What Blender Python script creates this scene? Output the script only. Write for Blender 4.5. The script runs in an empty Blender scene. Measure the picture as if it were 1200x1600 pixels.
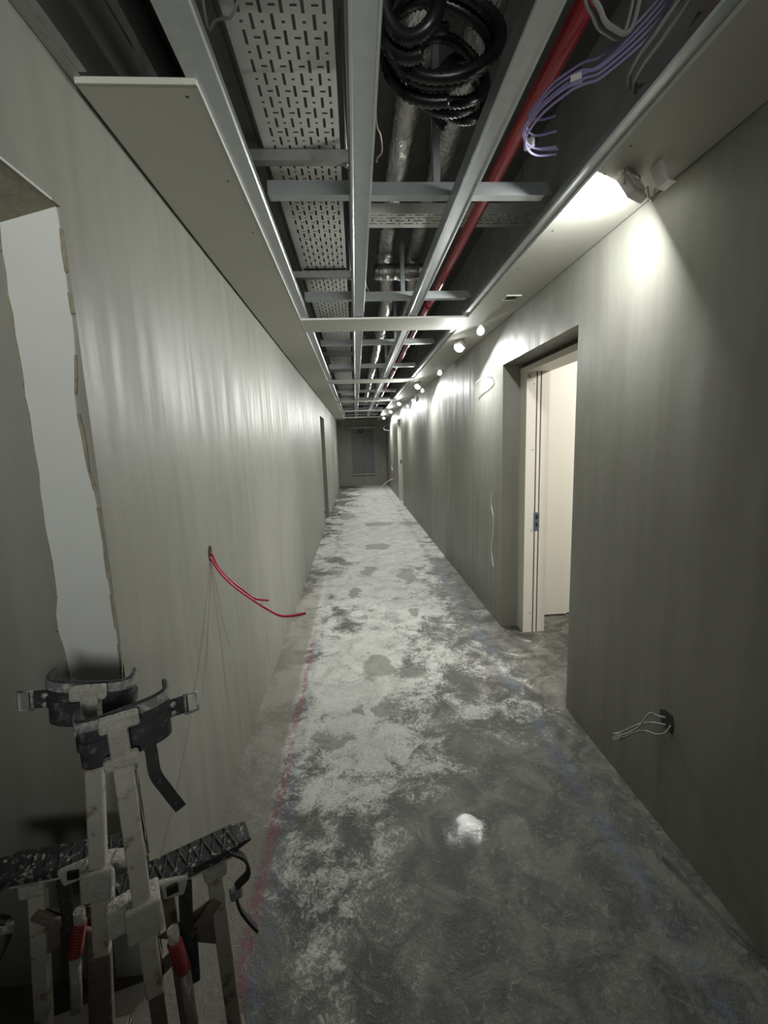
import bpy, bmesh, math, random
from mathutils import Vector, Matrix, Euler
random.seed(7)
sc = bpy.context.scene
COL = sc.collection
PI = math.pi

# ---------------------------------------------------------------- camera
cam_d = bpy.data.cameras.new('camera')
cam = bpy.data.objects.new('camera', cam_d)
COL.objects.link(cam)
RT = Vector((0.9973257491640051, -0.06438808292550305, -0.034576362325069845))
UP = Vector((0.044112516300134116, 0.15313492131483863, 0.9872202296243573))
FW = Vector((0.05827036948678436, 0.9861054054466373, -0.15556572048107808))
cam.matrix_world = Matrix(((RT.x, UP.x, -FW.x, 0.0), (RT.y, UP.y, -FW.y, 0.0), (RT.z, UP.z, -FW.z, 1.535), (0, 0, 0, 1)))
cam_d.sensor_fit = 'VERTICAL'
cam_d.sensor_height = 36.0
cam_d.lens = 678.64 / 1600 * 36.0
cam_d.clip_start = 0.02
cam_d.clip_end = 80
sc.camera = cam

# ---------------------------------------------------------------- world, exposure, large lights
w = bpy.data.worlds.new('world'); sc.world = w
w.use_nodes = True
w.node_tree.nodes['Background'].inputs[0].default_value = (0.75, 0.8, 0.9, 1)
w.node_tree.nodes['Background'].inputs[1].default_value = 0.004
sc.view_settings.view_transform = 'Standard'
sc.view_settings.look = 'None'
sc.view_settings.gamma = 1
sc.view_settings.use_curve_mapping = False
sc.view_settings.exposure = 0.1


def area(name, loc, direction, power, size, color=(1, 1, 1), parent=None, spread=180):
    l = bpy.data.lights.new(name, 'AREA')
    l.shape = 'DISK'; l.size = size; l.energy = power; l.color = color; l.spread = math.radians(spread)
    o = bpy.data.objects.new(name, l); COL.objects.link(o)
    o.location = loc
    o.rotation_euler = Vector(direction).to_track_quat('-Z', 'Y').to_euler()
    if parent: o.parent = parent
    return o


LAMP_COL = (.98, 1, .955)
P_NEAR, P_ROW, P_LAST, P_BEHIND, P_ROOM = 15, 25.5, 44, 10, 49
area('room_light', (2.7, 2.2, 2.5), (-.25, .45, -1), P_ROOM, 0.5, (1.0, .98, .925))
area('rear_corridor_light', (0.55, -2.1, 1.9), (-.40, .9, .13), P_BEHIND, 0.9, LAMP_COL, spread=68)

# dimensions read from the photograph
XR, XL, ZC, XLS, XRS = 1.138, -0.637, 2.40, -0.343, 0.837
YEND, YBACK, ZSLAB = 16.45, -2.6, 3.25

# ---------------------------------------------------------------- materials
def nt(name):
    m = bpy.data.materials.new(name); m.use_nodes = True
    n = m.node_tree
    return m, n, n.nodes['Principled BSDF']


def N(t, kind, **kw):
    n = t.nodes.new(kind)
    for k, v in kw.items(): setattr(n, k, v)
    return n


def math_n(t, op, a, b=None, c=None, clamp=False):
    n = N(t, 'ShaderNodeMath', operation=op); n.use_clamp = clamp
    for i, v in enumerate((a, b, c)):
        if v is None: continue
        if isinstance(v, (int, float)): n.inputs[i].default_value = v
        else: t.links.new(v, n.inputs[i])
    return n.outputs[0]


def mixc(t, fac, a, b):
    n = N(t, 'ShaderNodeMix', data_type='RGBA')
    for s, v in ((n.inputs[0], fac), (n.inputs[6], a), (n.inputs[7], b)):
        if isinstance(v, (int, float)): s.default_value = v
        elif isinstance(v, tuple): s.default_value = (*v, 1) if len(v) == 3 else v
        else: t.links.new(v, s)
    return n.outputs[2]


def ramp(t, fac, lo, hi):
    n = N(t, 'ShaderNodeMapRange', interpolation_type='SMOOTHSTEP')
    t.links.new(fac, n.inputs[0]); n.inputs[1].default_value = lo; n.inputs[2].default_value = hi
    return n.outputs[0]


def coords(t, scale=(1, 1, 1)):
    tc = N(t, 'ShaderNodeTexCoord'); mp = N(t, 'ShaderNodeMapping')
    mp.inputs['Scale'].default_value = scale
    t.links.new(tc.outputs['Object'], mp.inputs[0])
    return mp.outputs[0]


def noise(t, vec, scale, detail=4, rough=.55, dist=0.0):
    n = N(t, 'ShaderNodeTexNoise'); n.inputs['Scale'].default_value = scale
    n.inputs['Detail'].default_value = detail; n.inputs['Roughness'].default_value = rough
    n.inputs['Distortion'].default_value = dist
    t.links.new(vec, n.inputs['Vector'])
    return n.outputs['Fac']


def bump(t, bsdf, h, strength, dist=.01):
    b = N(t, 'ShaderNodeBump'); b.inputs['Strength'].default_value = strength; b.inputs['Distance'].default_value = dist
    t.links.new(h, b.inputs['Height']); t.links.new(b.outputs[0], bsdf.inputs['Normal'])


def simple(name, col, rough=.5, metal=0.0, var=.15, scale=14, bmp=0.0, dust=None, dust_amt=(.5, .65), spec=.5):
    m, t, b = nt(name)
    v = coords(t)
    n1 = noise(t, v, scale, 5)
    dark = tuple(c * (1 - var) for c in col); light = tuple(min(1, c * (1 + var)) for c in col)
    c = mixc(t, n1, dark, light)
    r = rough
    if dust:
        n2 = ramp(t, noise(t, v, scale * 2.3, 6, .65), *dust_amt)
        c = mixc(t, n2, c, dust)
        rr = math_n(t, 'MULTIPLY_ADD', n2, .9 - rough, rough)
        t.links.new(rr, b.inputs['Roughness'])
        if metal: t.links.new(math_n(t, 'MULTIPLY_ADD', n2, -metal, metal), b.inputs['Metallic'])
    t.links.new(c, b.inputs['Base Color'])
    if not dust:
        b.inputs['Roughness'].default_value = rough
    if not (dust and metal): b.inputs['Metallic'].default_value = metal
    b.inputs['Specular IOR Level'].default_value = spec
    if bmp: bump(t, b, noise(t, v, scale * 3, 5), bmp)
    return m


def plaster_mat():
    m, t, b = nt('fresh_skim_plaster')
    v = coords(t); vs = coords(t, (5, 5, .45)); vw = coords(t, (1.4, 1.4, .22))
    a = noise(t, vs, 2.2, 5); c0 = noise(t, v, .9, 3); c1 = noise(t, v, 24, 5)
    mix = math_n(t, 'ADD', math_n(t, 'MULTIPLY', a, .45), math_n(t, 'ADD', math_n(t, 'MULTIPLY', c0, .45), math_n(t, 'MULTIPLY', c1, .1)))
    col = mixc(t, ramp(t, mix, .3, .7), (.225, .221, .192), (.298, .295, .262))
    t.links.new(col, b.inputs['Base Color'])
    rr = math_n(t, 'MULTIPLY_ADD', ramp(t, noise(t, vs, 3.1, 4), .3, .7), .16, .42)
    t.links.new(rr, b.inputs['Roughness'])
    h = math_n(t, 'ADD', math_n(t, 'MULTIPLY', noise(t, vw, 1.6, 2), 1.0), math_n(t, 'MULTIPLY', noise(t, v, 3.2, 4), .35))
    bump(t, b, h, .38, .03)
    b.inputs['Specular IOR Level'].default_value = .38
    return m


def floor_mat():
    m, t, b = nt('dusty_concrete_screed')
    v = coords(t)
    sx = N(t, 'ShaderNodeSeparateXYZ'); t.links.new(v, sx.inputs[0])
    X, Y = sx.outputs[0], sx.outputs[1]
    big = noise(t, v, 1.5, 6, .62, .4)
    mid = noise(t, v, 5.5, 7, .65, .8)
    fine = noise(t, v, 42, 6, .7, 1.5)
    swirl = noise(t, v, 21, 5, .65, 2.0)
    # concrete
    base = mixc(t, ramp(t, mid, .38, .64), (.052, .051, .044), (.155, .151, .134))
    base = mixc(t, math_n(t, 'MULTIPLY', ramp(t, swirl, .56, .64), .38), base, (.30, .295, .265))
    # dust: lies thickest from two metres on, on the left half
    reg = math_n(t, 'MULTIPLY_ADD', ramp(t, Y, .5, 2.7), .20, -.072)
    reg = math_n(t, 'ADD', reg, math_n(t, 'MULTIPLY', ramp(t, Y, 3.5, 7), .08))
    side = math_n(t, 'MULTIPLY', math_n(t, 'ABSOLUTE', math_n(t, 'SUBTRACT', X, math_n(t, 'MULTIPLY_ADD', Y, .085, -.27))), -.19)
    d = math_n(t, 'ADD', math_n(t, 'ADD', math_n(t, 'MULTIPLY', big, .62), math_n(t, 'MULTIPLY', mid, .38)), math_n(t, 'ADD', reg, side))
    d = math_n(t, 'ADD', d, math_n(t, 'MULTIPLY_ADD', fine, .38, -.19))
    dustf = ramp(t, d, .46, .57)
    col = mixc(t, math_n(t, 'MULTIPLY', dustf, .85), base, mixc(t, ramp(t, math_n(t, 'ADD', math_n(t, 'MULTIPLY', mid, .5), math_n(t, 'MULTIPLY', fine, .5)), .38, .6), (.37, .37, .345), (.60, .60, .575)))
    # bare patches where the dust was wiped or wetted
    wob = N(t, 'ShaderNodeTexNoise'); wob.inputs['Scale'].default_value = 4; wob.inputs['Detail'].default_value = 8; wob.inputs['Roughness'].default_value = .62
    t.links.new(v, wob.inputs['Vector'])
    vm = N(t, 'ShaderNodeVectorMath', operation='MULTIPLY_ADD')
    t.links.new(wob.outputs['Color'], vm.inputs[0]); vm.inputs[1].default_value = (.42, .5, 0); vm.inputs[2].default_value = (-.21, -.25, 0)
    va = N(t, 'ShaderNodeVectorMath', operation='ADD'); t.links.new(vm.outputs[0], va.inputs[0]); t.links.new(v, va.inputs[1])
    for (px, py, rx, ry) in ((.085, 2.84, .13, .19), (.12, 2.35, .06, .10), (-.02, 2.36, .035, .05), (-.22, 2.1, .09, .06), (.36, 8.3, .3, .22), (.98, 8.2, .22, .3),
                             (.1, 5.2, .1, .2), (-.1, 4.4, .09, .15), (.55, 4.9, .12, .3), (.25, 6.4, .2, .2), (.3, 2.7, .09, .08), (-.25, 9.3, .2, .35), (.45, 3.75, .06, .1)):
        mp = N(t, 'ShaderNodeMapping', vector_type='TEXTURE'); mp.inputs['Location'].default_value = (px, py, 0)
        mp.inputs['Scale'].default_value = (rx, ry, 1)
        t.links.new(va.outputs[0], mp.inputs[0])
        ln = N(t, 'ShaderNodeVectorMath', operation='LENGTH'); t.links.new(mp.outputs[0], ln.inputs[0])
        f = ramp(t, ln.outputs['Value'], 1.05, .85)
        col = mixc(t, math_n(t, 'MULTIPLY', f, .7), col, (.16, .158, .138))
    # smooth brown margin along the left wall
    xw = math_n(t, 'ADD', X, math_n(t, 'MULTIPLY_ADD', mid, .07, -.035))
    marg = math_n(t, 'MULTIPLY', ramp(t, xw, -.41, -.45), ramp(t, Y, 6, 3))
    col = mixc(t, math_n(t, 'MULTIPLY', marg, .8), col, mixc(t, big, (.13, .12, .098), (.24, .225, .19)))
    # snapped lines: red on the left, blue stains on both sides
    fine2 = noise(t, v, 23, 5, .7)
    br = ramp(t, noise(t, v, 2.1, 4, .7), .38, .56)
    red = math_n(t, 'MULTIPLY', ramp(t, math_n(t, 'ABSOLUTE', math_n(t, 'ADD', xw, .402)), .036, .006), ramp(t, Y, 4.3, 2.6))
    red = math_n(t, 'MULTIPLY', red, math_n(t, 'MULTIPLY', ramp(t, fine2, .37, .56), math_n(t, 'MULTIPLY_ADD', br, .5, .5)))
    col = mixc(t, math_n(t, 'MULTIPLY', red, .75), col, (.20, .045, .075))
    bl = math_n(t, 'MULTIPLY', ramp(t, math_n(t, 'ABSOLUTE', math_n(t, 'SUBTRACT', xw, .925)), .07, .0), math_n(t, 'MULTIPLY', br, ramp(t, fine2, .35, .6)))
    bl2 = math_n(t, 'MULTIPLY', ramp(t, math_n(t, 'ABSOLUTE', math_n(t, 'ADD', xw, .355)), .05, .0), ramp(t, fine2, .42, .62))
    col = mixc(t, math_n(t, 'MULTIPLY', math_n(t, 'MAXIMUM', bl, math_n(t, 'MULTIPLY', bl2, .8)), .55), col, (.10, .15, .24))
    t.links.new(col, b.inputs['Base Color'])
    # damp puddle
    mp = N(t, 'ShaderNodeMapping', vector_type='TEXTURE'); mp.inputs['Location'].default_value = (.36, 1.495, 0); mp.inputs['Scale'].default_value = (.085, .115, 1)
    t.links.new(va.outputs[0], mp.inputs[0])
    ln = N(t, 'ShaderNodeVectorMath', operation='LENGTH'); t.links.new(mp.outputs[0], ln.inputs[0])
    pud = ramp(t, ln.outputs['Value'], 1.1, .5)
    rr = math_n(t, 'SUBTRACT', math_n(t, 'MULTIPLY_ADD', dustf, .2, .55), math_n(t, 'MULTIPLY', pud, .48))
    t.links.new(rr, b.inputs['Roughness'])
    h = math_n(t, 'ADD', math_n(t, 'MULTIPLY', fine, .5), math_n(t, 'ADD', math_n(t, 'MULTIPLY', swirl, .5), math_n(t, 'MULTIPLY', mid, .6)))
    h = math_n(t, 'ADD', math_n(t, 'MULTIPLY', h, math_n(t, 'MULTIPLY_ADD', pud, -.8, 1)), math_n(t, 'MULTIPLY', pud, math_n(t, 'MULTIPLY', noise(t, v, 70, 1), .2)))
    bump(t, b, h, .5, .012)
    return m


M = {}
M['plaster'] = plaster_mat()
M['floor'] = floor_mat()
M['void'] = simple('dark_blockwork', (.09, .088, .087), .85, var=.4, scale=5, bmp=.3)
M['void_lit'] = simple('lit_look_blockwork', (.50, .495, .49), .85, var=.35, scale=6, bmp=.3)  # blockwork copy lightened in colour to stand in for light in the right void
M['slab'] = simple('dark_concrete_slab', (.2, .197, .195), .9, var=.35, scale=4, bmp=.3)
M['board'] = simple('plasterboard_paper', (.44, .435, .385), .65, var=.06, scale=3)
M['board_edge'] = simple('gypsum_edge', (.72, .72, .69), .8, var=.08, scale=40)
M['jamb'] = simple('bare_white_board', (.60, .61, .58), .6, var=.07, scale=4)
M['rag'] = simple('torn_plaster_edge', (.30, .27, .20), .9, var=.35, scale=60, bmp=.6)
M['cream'] = simple('cream_paint', (.72, .69, .61), .45, var=.03, scale=4)
M['seal'] = simple('brown_seal', (.10, .055, .045), .7, var=.2, scale=30)
M['galv'] = simple('galvanised_steel', (.44, .47, .475), .38, .85, var=.14, scale=22)
M['galv_dull'] = simple('dull_galvanised_steel', (.36, .36, .345), .5, .6, var=.18, scale=16, dust=(.25, .24, .22), dust_amt=(.5, .8))
M['foil'] = None
M['black'] = simple('black_plastic', (.012, .012, .013), .32, var=.3)
M['blackcable'] = simple('black_cable_sheath', (.03, .03, .032), .5, var=.3)
M['redpipe'] = simple('red_painted_steel', (.42, .022, .03), .28, var=.15)
M['redcable'] = simple('red_cable_sheath', (.42, .018, .05), .38, var=.1)
M['purple'] = simple('purple_cable_sheath', (.36, .30, .58), .4, var=.1)
M['white_plastic'] = simple('white_plastic', (.78, .77, .75), .45, var=.04)
M['pinkish'] = simple('lamp_housing_plastic', (.62, .55, .53), .5, var=.06)
M['clear'] = simple('pale_grey_cable', (.42, .42, .40), .25, var=.1)
M['wire'] = simple('galvanised_wire', (.6, .55, .4), .4, .6, var=.1)
M['bluegrey'] = simple('zinc_strike_plate', (.14, .19, .25), .4, .5, var=.1)
M['riser'] = simple('grey_primed_door', (.16, .16, .165), .6, var=.12, scale=3)
M['greymetal'] = simple('grey_steel_bar', (.30, .30, .29), .5, .4, var=.1)
M['duct'] = simple('grimy_steel_duct', (.10, .10, .098), .6, .2, var=.3)
M['screw'] = simple('black_screw', (.02, .02, .02), .5, var=.1)
M['dusty_alu'] = simple('plaster_caked_aluminium', (.46, .44, .39), .6, .2, var=.25, scale=9, dust=(.22, .18, .14), dust_amt=(.53, .66), bmp=.4)
M['caked'] = simple('dried_plaster_lumps', (.40, .385, .34), .9, var=.25, scale=35, bmp=.9)
M['tread'] = simple('black_rubber_tread_with_plaster', (.022, .022, .024), .6, var=.3, scale=25, dust=(.34, .33, .29), dust_amt=(.56, .66), bmp=.5)
M['padding'] = simple('black_cuff_padding', (.03, .031, .035), .55, var=.3, scale=18, dust=(.16, .155, .145), dust_amt=(.5, .75))
M['strap'] = simple('black_webbing_strap', (.022, .022, .023), .7, var=.3, scale=40, dust=(.13, .125, .11), dust_amt=(.55, .75))
M['dustymetal'] = simple('dusty_steel_band', (.24, .245, .245), .5, .4, var=.3, scale=25, dust=(.42, .40, .36), dust_amt=(.46, .66))
M['springred'] = simple('red_spring', (.22, .028, .025), .5, var=.2, scale=30)
M['brownalu'] = simple('muddy_aluminium', (.17, .14, .115), .65, .2, var=.3, scale=20, dust=(.3, .28, .24), dust_amt=(.55, .75))


def foil_mat():
    m, t, b = nt('crinkled_foil'); v = coords(t, (1, .6, 1))
    b.inputs['Metallic'].default_value = .95; b.inputs['Roughness'].default_value = .24
    t.links.new(mixc(t, noise(t, v, 9, 4), (.40, .39, .37), (.66, .65, .63)), b.inputs['Base Color'])
    h = math_n(t, 'ADD', noise(t, v, 16, 5, .6, 1.2), math_n(t, 'MULTIPLY', noise(t, v, 60, 3), .3))
    bump(t, b, h, .75, .02)
    return m


M['foil'] = foil_mat()


def emit(name, col, s):
    m, t, b = nt(name)
    b.inputs['Base Color'].default_value = (.8, .8, .8, 1)
    b.inputs['Emission Color'].default_value = (*col, 1); b.inputs['Emission Strength'].default_value = s
    b.inputs['Roughness'].default_value = .3
    return m


M['led'] = emit('led_panel_glow', (1, .98, .95), 18)
M['bulb'] = emit('frosted_bulb_glow', (.93, 1, .98), .75)

# ---------------------------------------------------------------- mesh helpers
class MB:
    def __init__(s): s.bm = bmesh.new(); s.mi = 0

    def _faces(s, fs):
        for f in fs: f.material_index = s.mi

    def box(s, x0, x1, y0, y1, z0, z1):
        vs = [s.bm.verts.new((x, y, z)) for x in (x0, x1) for y in (y0, y1) for z in (z0, z1)]
        q = [(0, 1, 3, 2), (4, 6, 7, 5), (0, 4, 5, 1), (2, 3, 7, 6), (0, 2, 6, 4), (1, 5, 7, 3)]
        s._faces([s.bm.faces.new([vs[i] for i in f]) for f in q]); return s

    def obox(s, c, ax, ay, az, hx, hy, hz):
        """box at c with half sizes along three unit axes"""
        c, ax, ay, az = Vector(c), Vector(ax), Vector(ay), Vector(az)
        vs = [s.bm.verts.new(c + ax * (i * hx) + ay * (j * hy) + az * (k * hz)) for i in (-1, 1) for j in (-1, 1) for k in (-1, 1)]
        q = [(0, 1, 3, 2), (4, 6, 7, 5), (0, 4, 5, 1), (2, 3, 7, 6), (0, 2, 6, 4), (1, 5, 7, 3)]
        s._faces([s.bm.faces.new([vs[i] for i in f]) for f in q]); return s

    def beam(s, a, b, wx, wy, up=(0, 1, 0)):
        """rectangular bar from a to b, wx wide along (up x dir), wy along up"""
        a, b = Vector(a), Vector(b); d = (b - a); L = d.length; d.normalize()
        u = Vector(up); sd = d.cross(u).normalized(); u = sd.cross(d).normalized()
        return s.obox((a + b) / 2, d, sd, u, L / 2, wx / 2, wy / 2)

    def prism(s, poly, axis, a, b):
        """extrude a 2D polygon along an axis: 'x' poly=(y,z), 'y' poly=(x,z), 'z' poly=(x,y)"""
        def P(p, v): return {'x': (v, p[0], p[1]), 'y': (p[0], v, p[1]), 'z': (p[0], p[1], v)}[axis]
        A = [s.bm.verts.new(P(p, a)) for p in poly]; B = [s.bm.verts.new(P(p, b)) for p in poly]
        n = len(poly); fs = [s.bm.faces.new(A), s.bm.faces.new(B[::-1])]
        for i in range(n): fs.append(s.bm.faces.new([A[i], B[i], B[(i + 1) % n], A[(i + 1) % n]]))
        s._faces(fs); return s

    def strip(s, pts, axis, a, b, th):
        """open polyline sheet (folded metal) given thickness th, extruded along axis"""
        pl = [Vector((p[0], p[1])) for p in pts]; nrm = []
        for i in range(len(pl)):
            d = (pl[min(i + 1, len(pl) - 1)] - pl[max(i - 1, 0)]).normalized(); nrm.append(Vector((-d.y, d.x)))
        poly = [tuple(p) for p in pl] + [tuple(p + n * th) for p, n in reversed(list(zip(pl, nrm)))]
        return s.prism(poly, axis, a, b)

    def tube(s, pts, r, seg=10, caps=True, rfun=None):
        pts = [Vector(p) for p in pts]; rings = []; prev = None
        for i, p in enumerate(pts):
            d = (pts[min(i + 1, len(pts) - 1)] - pts[max(i - 1, 0)]).normalized()
            if prev is None:
                u = Vector((0, 0, 1)) if abs(d.z) < .9 else Vector((1, 0, 0))
                u = (u - d * u.dot(d)).normalized()
            else:
                u = (prev - d * prev.dot(d)).normalized()
            prev = u; v = d.cross(u); rr = rfun(i) if rfun else r
            rings.append([s.bm.verts.new(p + (u * math.cos(2 * PI * k / seg) + v * math.sin(2 * PI * k / seg)) * rr) for k in range(seg)])
        fs = []
        for A, B in zip(rings, rings[1:]):
            for k in range(seg):
                f = s.bm.faces.new([A[k], A[(k + 1) % seg], B[(k + 1) % seg], B[k]]); f.smooth = True; fs.append(f)
        if caps: fs += [s.bm.faces.new(rings[0][::-1]), s.bm.faces.new(rings[-1])]
        s._faces(fs); return s

    def lathe(s, c, prof, axis=(0, 0, 1), seg=16):
        c = Vector(c); a = Vector(axis).normalized()
        return s.tube([c + a * h for r, h in prof], 1, seg, True, lambda i: max(prof[i][0], .0005))

    def build(s, name, mats, parent=None, bevel=0.0):
        me = bpy.data.meshes.new(name)
        bmesh.ops.recalc_face_normals(s.bm, faces=s.bm.faces)
        s.bm.to_mesh(me); s.bm.free()
        for m in (mats if isinstance(mats, list) else [mats]): me.materials.append(M[m] if isinstance(m, str) else m)
        o = bpy.data.objects.new(name, me); COL.objects.link(o)
        if parent: o.parent = parent
        if bevel:
            b = o.modifiers.new('bevel', 'BEVEL'); b.width = bevel; b.segments = 2; b.limit_method = 'ANGLE'
        return o


def tag(o, label, cat, group=None, kind=None):
    o['label'] = label; o['category'] = cat
    if group: o['group'] = group
    if kind: o['kind'] = kind
    return o


def empty(name, loc, label, cat, group=None, kind=None, rz=0):
    o = bpy.data.objects.new(name, None); COL.objects.link(o); o.location = loc; o.rotation_euler = (0, 0, rz)
    o.empty_display_size = .05
    return tag(o, label, cat, group, kind)


def smooth(pts, n=10):
    """Catmull-Rom through points"""
    P = [Vector(p) for p in pts]; P = [P[0] * 2 - P[1]] + P + [P[-1] * 2 - P[-2]]; out = []
    for i in range(1, len(P) - 2):
        for k in range(n):
            t = k / n; a, b, c, d = P[i - 1:i + 3]
            out.append(.5 * ((2 * b) + (c - a) * t + (2 * a - 5 * b + 4 * c - d) * t * t + (3 * b - a - 3 * c + d) * t ** 3))
    out.append(P[-2]); return out


ORD = ['first', 'second', 'third', 'fourth', 'fifth', 'sixth', 'seventh', 'eighth', 'ninth', 'tenth', 'eleventh', 'twelfth', 'thirteenth', 'fourteenth']

# ---------------------------------------------------------------- setting
b = MB(); b.box(-4, 5, YBACK - .2, YEND + .3, -.12, 0)
tag(b.build('floor', 'floor'), 'patchy dust-whitened concrete floor running down the corridor', 'floor', kind='structure')
b = MB(); b.box(-4, 5, YBACK - .2, YEND + .3, ZSLAB, ZSLAB + .15)
tag(b.build('ceiling', 'slab'), 'dark concrete slab above the open ceiling void', 'ceiling', kind='structure')

ZT = 2.435     # plaster stops just above the ceiling line; bare blockwork above
LT = XL - .138
O1, O2, D1, D2 = .02, 1.114, 8.25, 9.3
b = MB()
for (y0, y1, z0) in ((YBACK, O1, 0), (O1, O2, 2.085), (O2, D1, 0), (D1, D2, 2.085), (D2, YEND, 0)): b.box(LT, XL, y0, y1, z0, ZT)
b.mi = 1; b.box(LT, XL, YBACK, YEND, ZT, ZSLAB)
wl = tag(b.build('wall_left', ['plaster', 'void']), 'grey plastered left wall with door openings', 'wall', kind='structure')
# bare white board on the far jamb of the near opening, between ragged plaster edges
rows = 46; A = []; B_ = []
for i in range(rows + 1):
    z = 2.083 * i / rows
    k = .0015 * math.sin(z * 9) + random.uniform(-.0025, .0025) + (.02 * math.exp(-((z - 1.62) / .16) ** 2))
    A.append((LT + .002 + .002 * math.sin(z * 5.3 + 1) * math.sin(z * 17) + random.uniform(-.0025, .0035) - .010 * math.exp(-((z - 1.1) / .08) ** 2), z))
    B_.append((XL - .006 - abs(k) * .9, z))
b = MB(); b.prism(A + B_[::-1], 'y', O2 - .005, O2 + .002); b.build('jamb_board', 'jamb', wl)
b = MB()
for L, sgn in ((A, -1), (B_, 1)):
    Q = [(x + sgn * (.002 + random.uniform(0, .006)), z) for x, z in L]
    for i in range(0, rows):
        if random.random() < .6: b.prism([L[i], L[i + 1], (Q[i + 1][0], Q[i + 1][1]), Q[i]], 'y', O2 - .007, O2 + .001)
b.build('torn_edge', 'rag', wl)
b = MB(); b.prism([(XL - .004, 2.0845), (LT + .001, 2.05), (LT + .001, 2.0845)], 'y', O1, O2 - .0055); b.build('head_soffit', 'rag', wl)
b = MB(); b.prism([(XL + .0008, 2.083), (XL - .004, 2.0845), (XL + .0008, 2.0885)], 'y', O1, O2 - .03); b.build('chipped_bead', 'jamb', wl)

RT_ = XR + .31
R1, R2, E1, E2 = 2.222, 3.352, 10.75, 11.75
b = MB()
for (y0, y1, z0) in ((YBACK, R1, 0), (R1, R2, 2.09), (R2, E1, 0), (E1, E2, 2.2), (E2, YEND, 0)): b.box(XR, RT_, y0, y1, z0, ZT)
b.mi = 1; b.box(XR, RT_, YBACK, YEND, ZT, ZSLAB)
wr = tag(b.build('wall_right', ['plaster', 'void_lit']), 'grey plastered right wall with lit doorway', 'wall', kind='structure')
b = MB(); b.box(-1.2, 1.6, YEND, YEND + .15, 0, 2.6)
b.mi = 1; b.box(-1.2, 1.6, YEND, YEND + .15, 2.6, ZSLAB)
tag(b.build('wall_back', ['plaster', 'void']), 'dark grey end wall of the corridor with cupboard doors', 'wall', kind='structure')
b = MB(); b.box(-1.2, 1.6, YBACK - .15, YBACK, 0, ZSLAB)
tag(b.build('wall_front', 'plaster'), 'plastered corridor end wall behind the viewer', 'wall', kind='structure')
# room left of the near opening
b = MB(); b.box(-3.2, LT, O2, O2 + .14, 0, 2.7); b.box(-3.3, -3.2, -1.6, O2 + .14, 0, 2.7); b.box(-3.2, LT, -1.7, -1.6, 0, 2.7); b.box(-3.3, LT, -1.7, O2 + .14, 2.7, 2.8)
tag(b.build('wall_left_room', 'plaster'), 'dark plastered wall inside the left opening beside white jamb', 'wall', kind='structure')
# room beyond far left opening
b = MB(); b.box(-3.2, LT, D2 + .3, D2 + .44, 0, 2.7); b.box(-3.2, LT, D1 - .74, D1 - .6, 0, 2.7); b.box(-3.3, -3.2, D1 - .74, D2 + .44, 0, 2.7); b.box(-3.3, LT, D1 - .74, D2 + .44, 2.7, 2.8)
tag(b.build('wall_left_far_room', 'plaster'), 'shadowed walls inside the far left doorway', 'wall', kind='structure')
# bright room on the right
b = MB(); b.box(RT_, 1.775, 3.51, 3.6, .012, 2.7); b.box(1.775, 4.4, 3.53, 3.65, .012, 2.7)
b.box(4.3, 4.4, .4, 3.6, 0, 2.7); b.box(RT_, 4.3, .3, .4, 0, 2.7); b.box(RT_, 4.4, .3, 3.65, 2.7, 2.8)
b.mi = 1; b.box(RT_, 4.3, 3.525, 3.62, 0, .012)
tag(b.build('wall_right_room', ['cream', 'screw']), 'bright cream wall of the room inside the right doorway', 'wall', kind='structure')
b = MB(); b.box(RT_, 3.2, E1 - .5, E1 - .4, 0, 2.7); b.box(RT_, 3.2, E2 + .3, E2 + .4, 0, 2.7); b.box(3.1, 3.2, E1 - .5, E2 + .4, 0, 2.7); b.box(RT_, 3.2, E1 - .5, E2 + .4, 2.7, 2.8)
tag(b.build('wall_right_far_room', 'plaster'), 'dark walls inside the far right doorway', 'wall', kind='structure')

# right door lining
d1 = empty('door_1', (1.36, 2.79, 0), 'cream door lining set in the right wall doorway', 'door frame', kind='structure')
def rel(o, *a):
    """box in world coordinates expressed for a parent at o.location"""
    x, y, z = o.location; return (a[0] - x, a[1] - x, a[2] - y, a[3] - y, a[4] - z, a[5] - z)
b = MB(); b.box(*rel(d1, 1.273, 1.346, 3.222, 3.352, 0, 2.058)); b.box(*rel(d1, 1.346, 1.356, 3.232, 3.352, 0, 2.058)); b.box(*rel(d1, 1.356, 1.377, 3.222, 3.352, 0, 2.058))
b.box(*rel(d1, 1.377, 1.387, 3.232, 3.352, 0, 2.058)); b.box(*rel(d1, 1.387, 1.448, 3.222, 3.352, 0, 2.058)); b.build('door_jamb', 'cream', d1)
b = MB(); b.box(*rel(d1, 1.273, 1.448, 2.222, 2.345, 0, 2.058)); b.build('door_jamb', 'cream', d1)
b = MB(); b.box(*rel(d1, 1.273, 1.448, 2.345, 3.222, 2.018, 2.058)); b.build('door_head', 'cream', d1)
b = MB(); b.box(*rel(d1, 1.30, 1.44, 2.222, 3.352, 2.058, 2.0905)); b.build('packer', 'seal', d1)
for x in (1.3465, 1.3775):
    b = MB(); b.box(*rel(d1, x, x + .009, 3.2245, 3.234, 0, 2.018)); b.build('seal_strip', 'seal', d1)
b = MB(); b.box(*rel(d1, 1.345, 1.388, 3.217, 3.2235, .83, .972)); sp = b.build('strike_plate', 'bluegrey', d1, .002)
for z in (.86, .92):
    b = MB(); b.box(*rel(d1, 1.358, 1.376, 3.2155, 3.2175, z, z + .032)); k = b.build('keep_hole', 'screw', sp)
b = MB()
b.box(*rel(d1, 1.283, 1.30, 3.213, 3.222, 1.975, 2.0)); b.build('fixing_lug', 'greymetal', d1)
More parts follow.
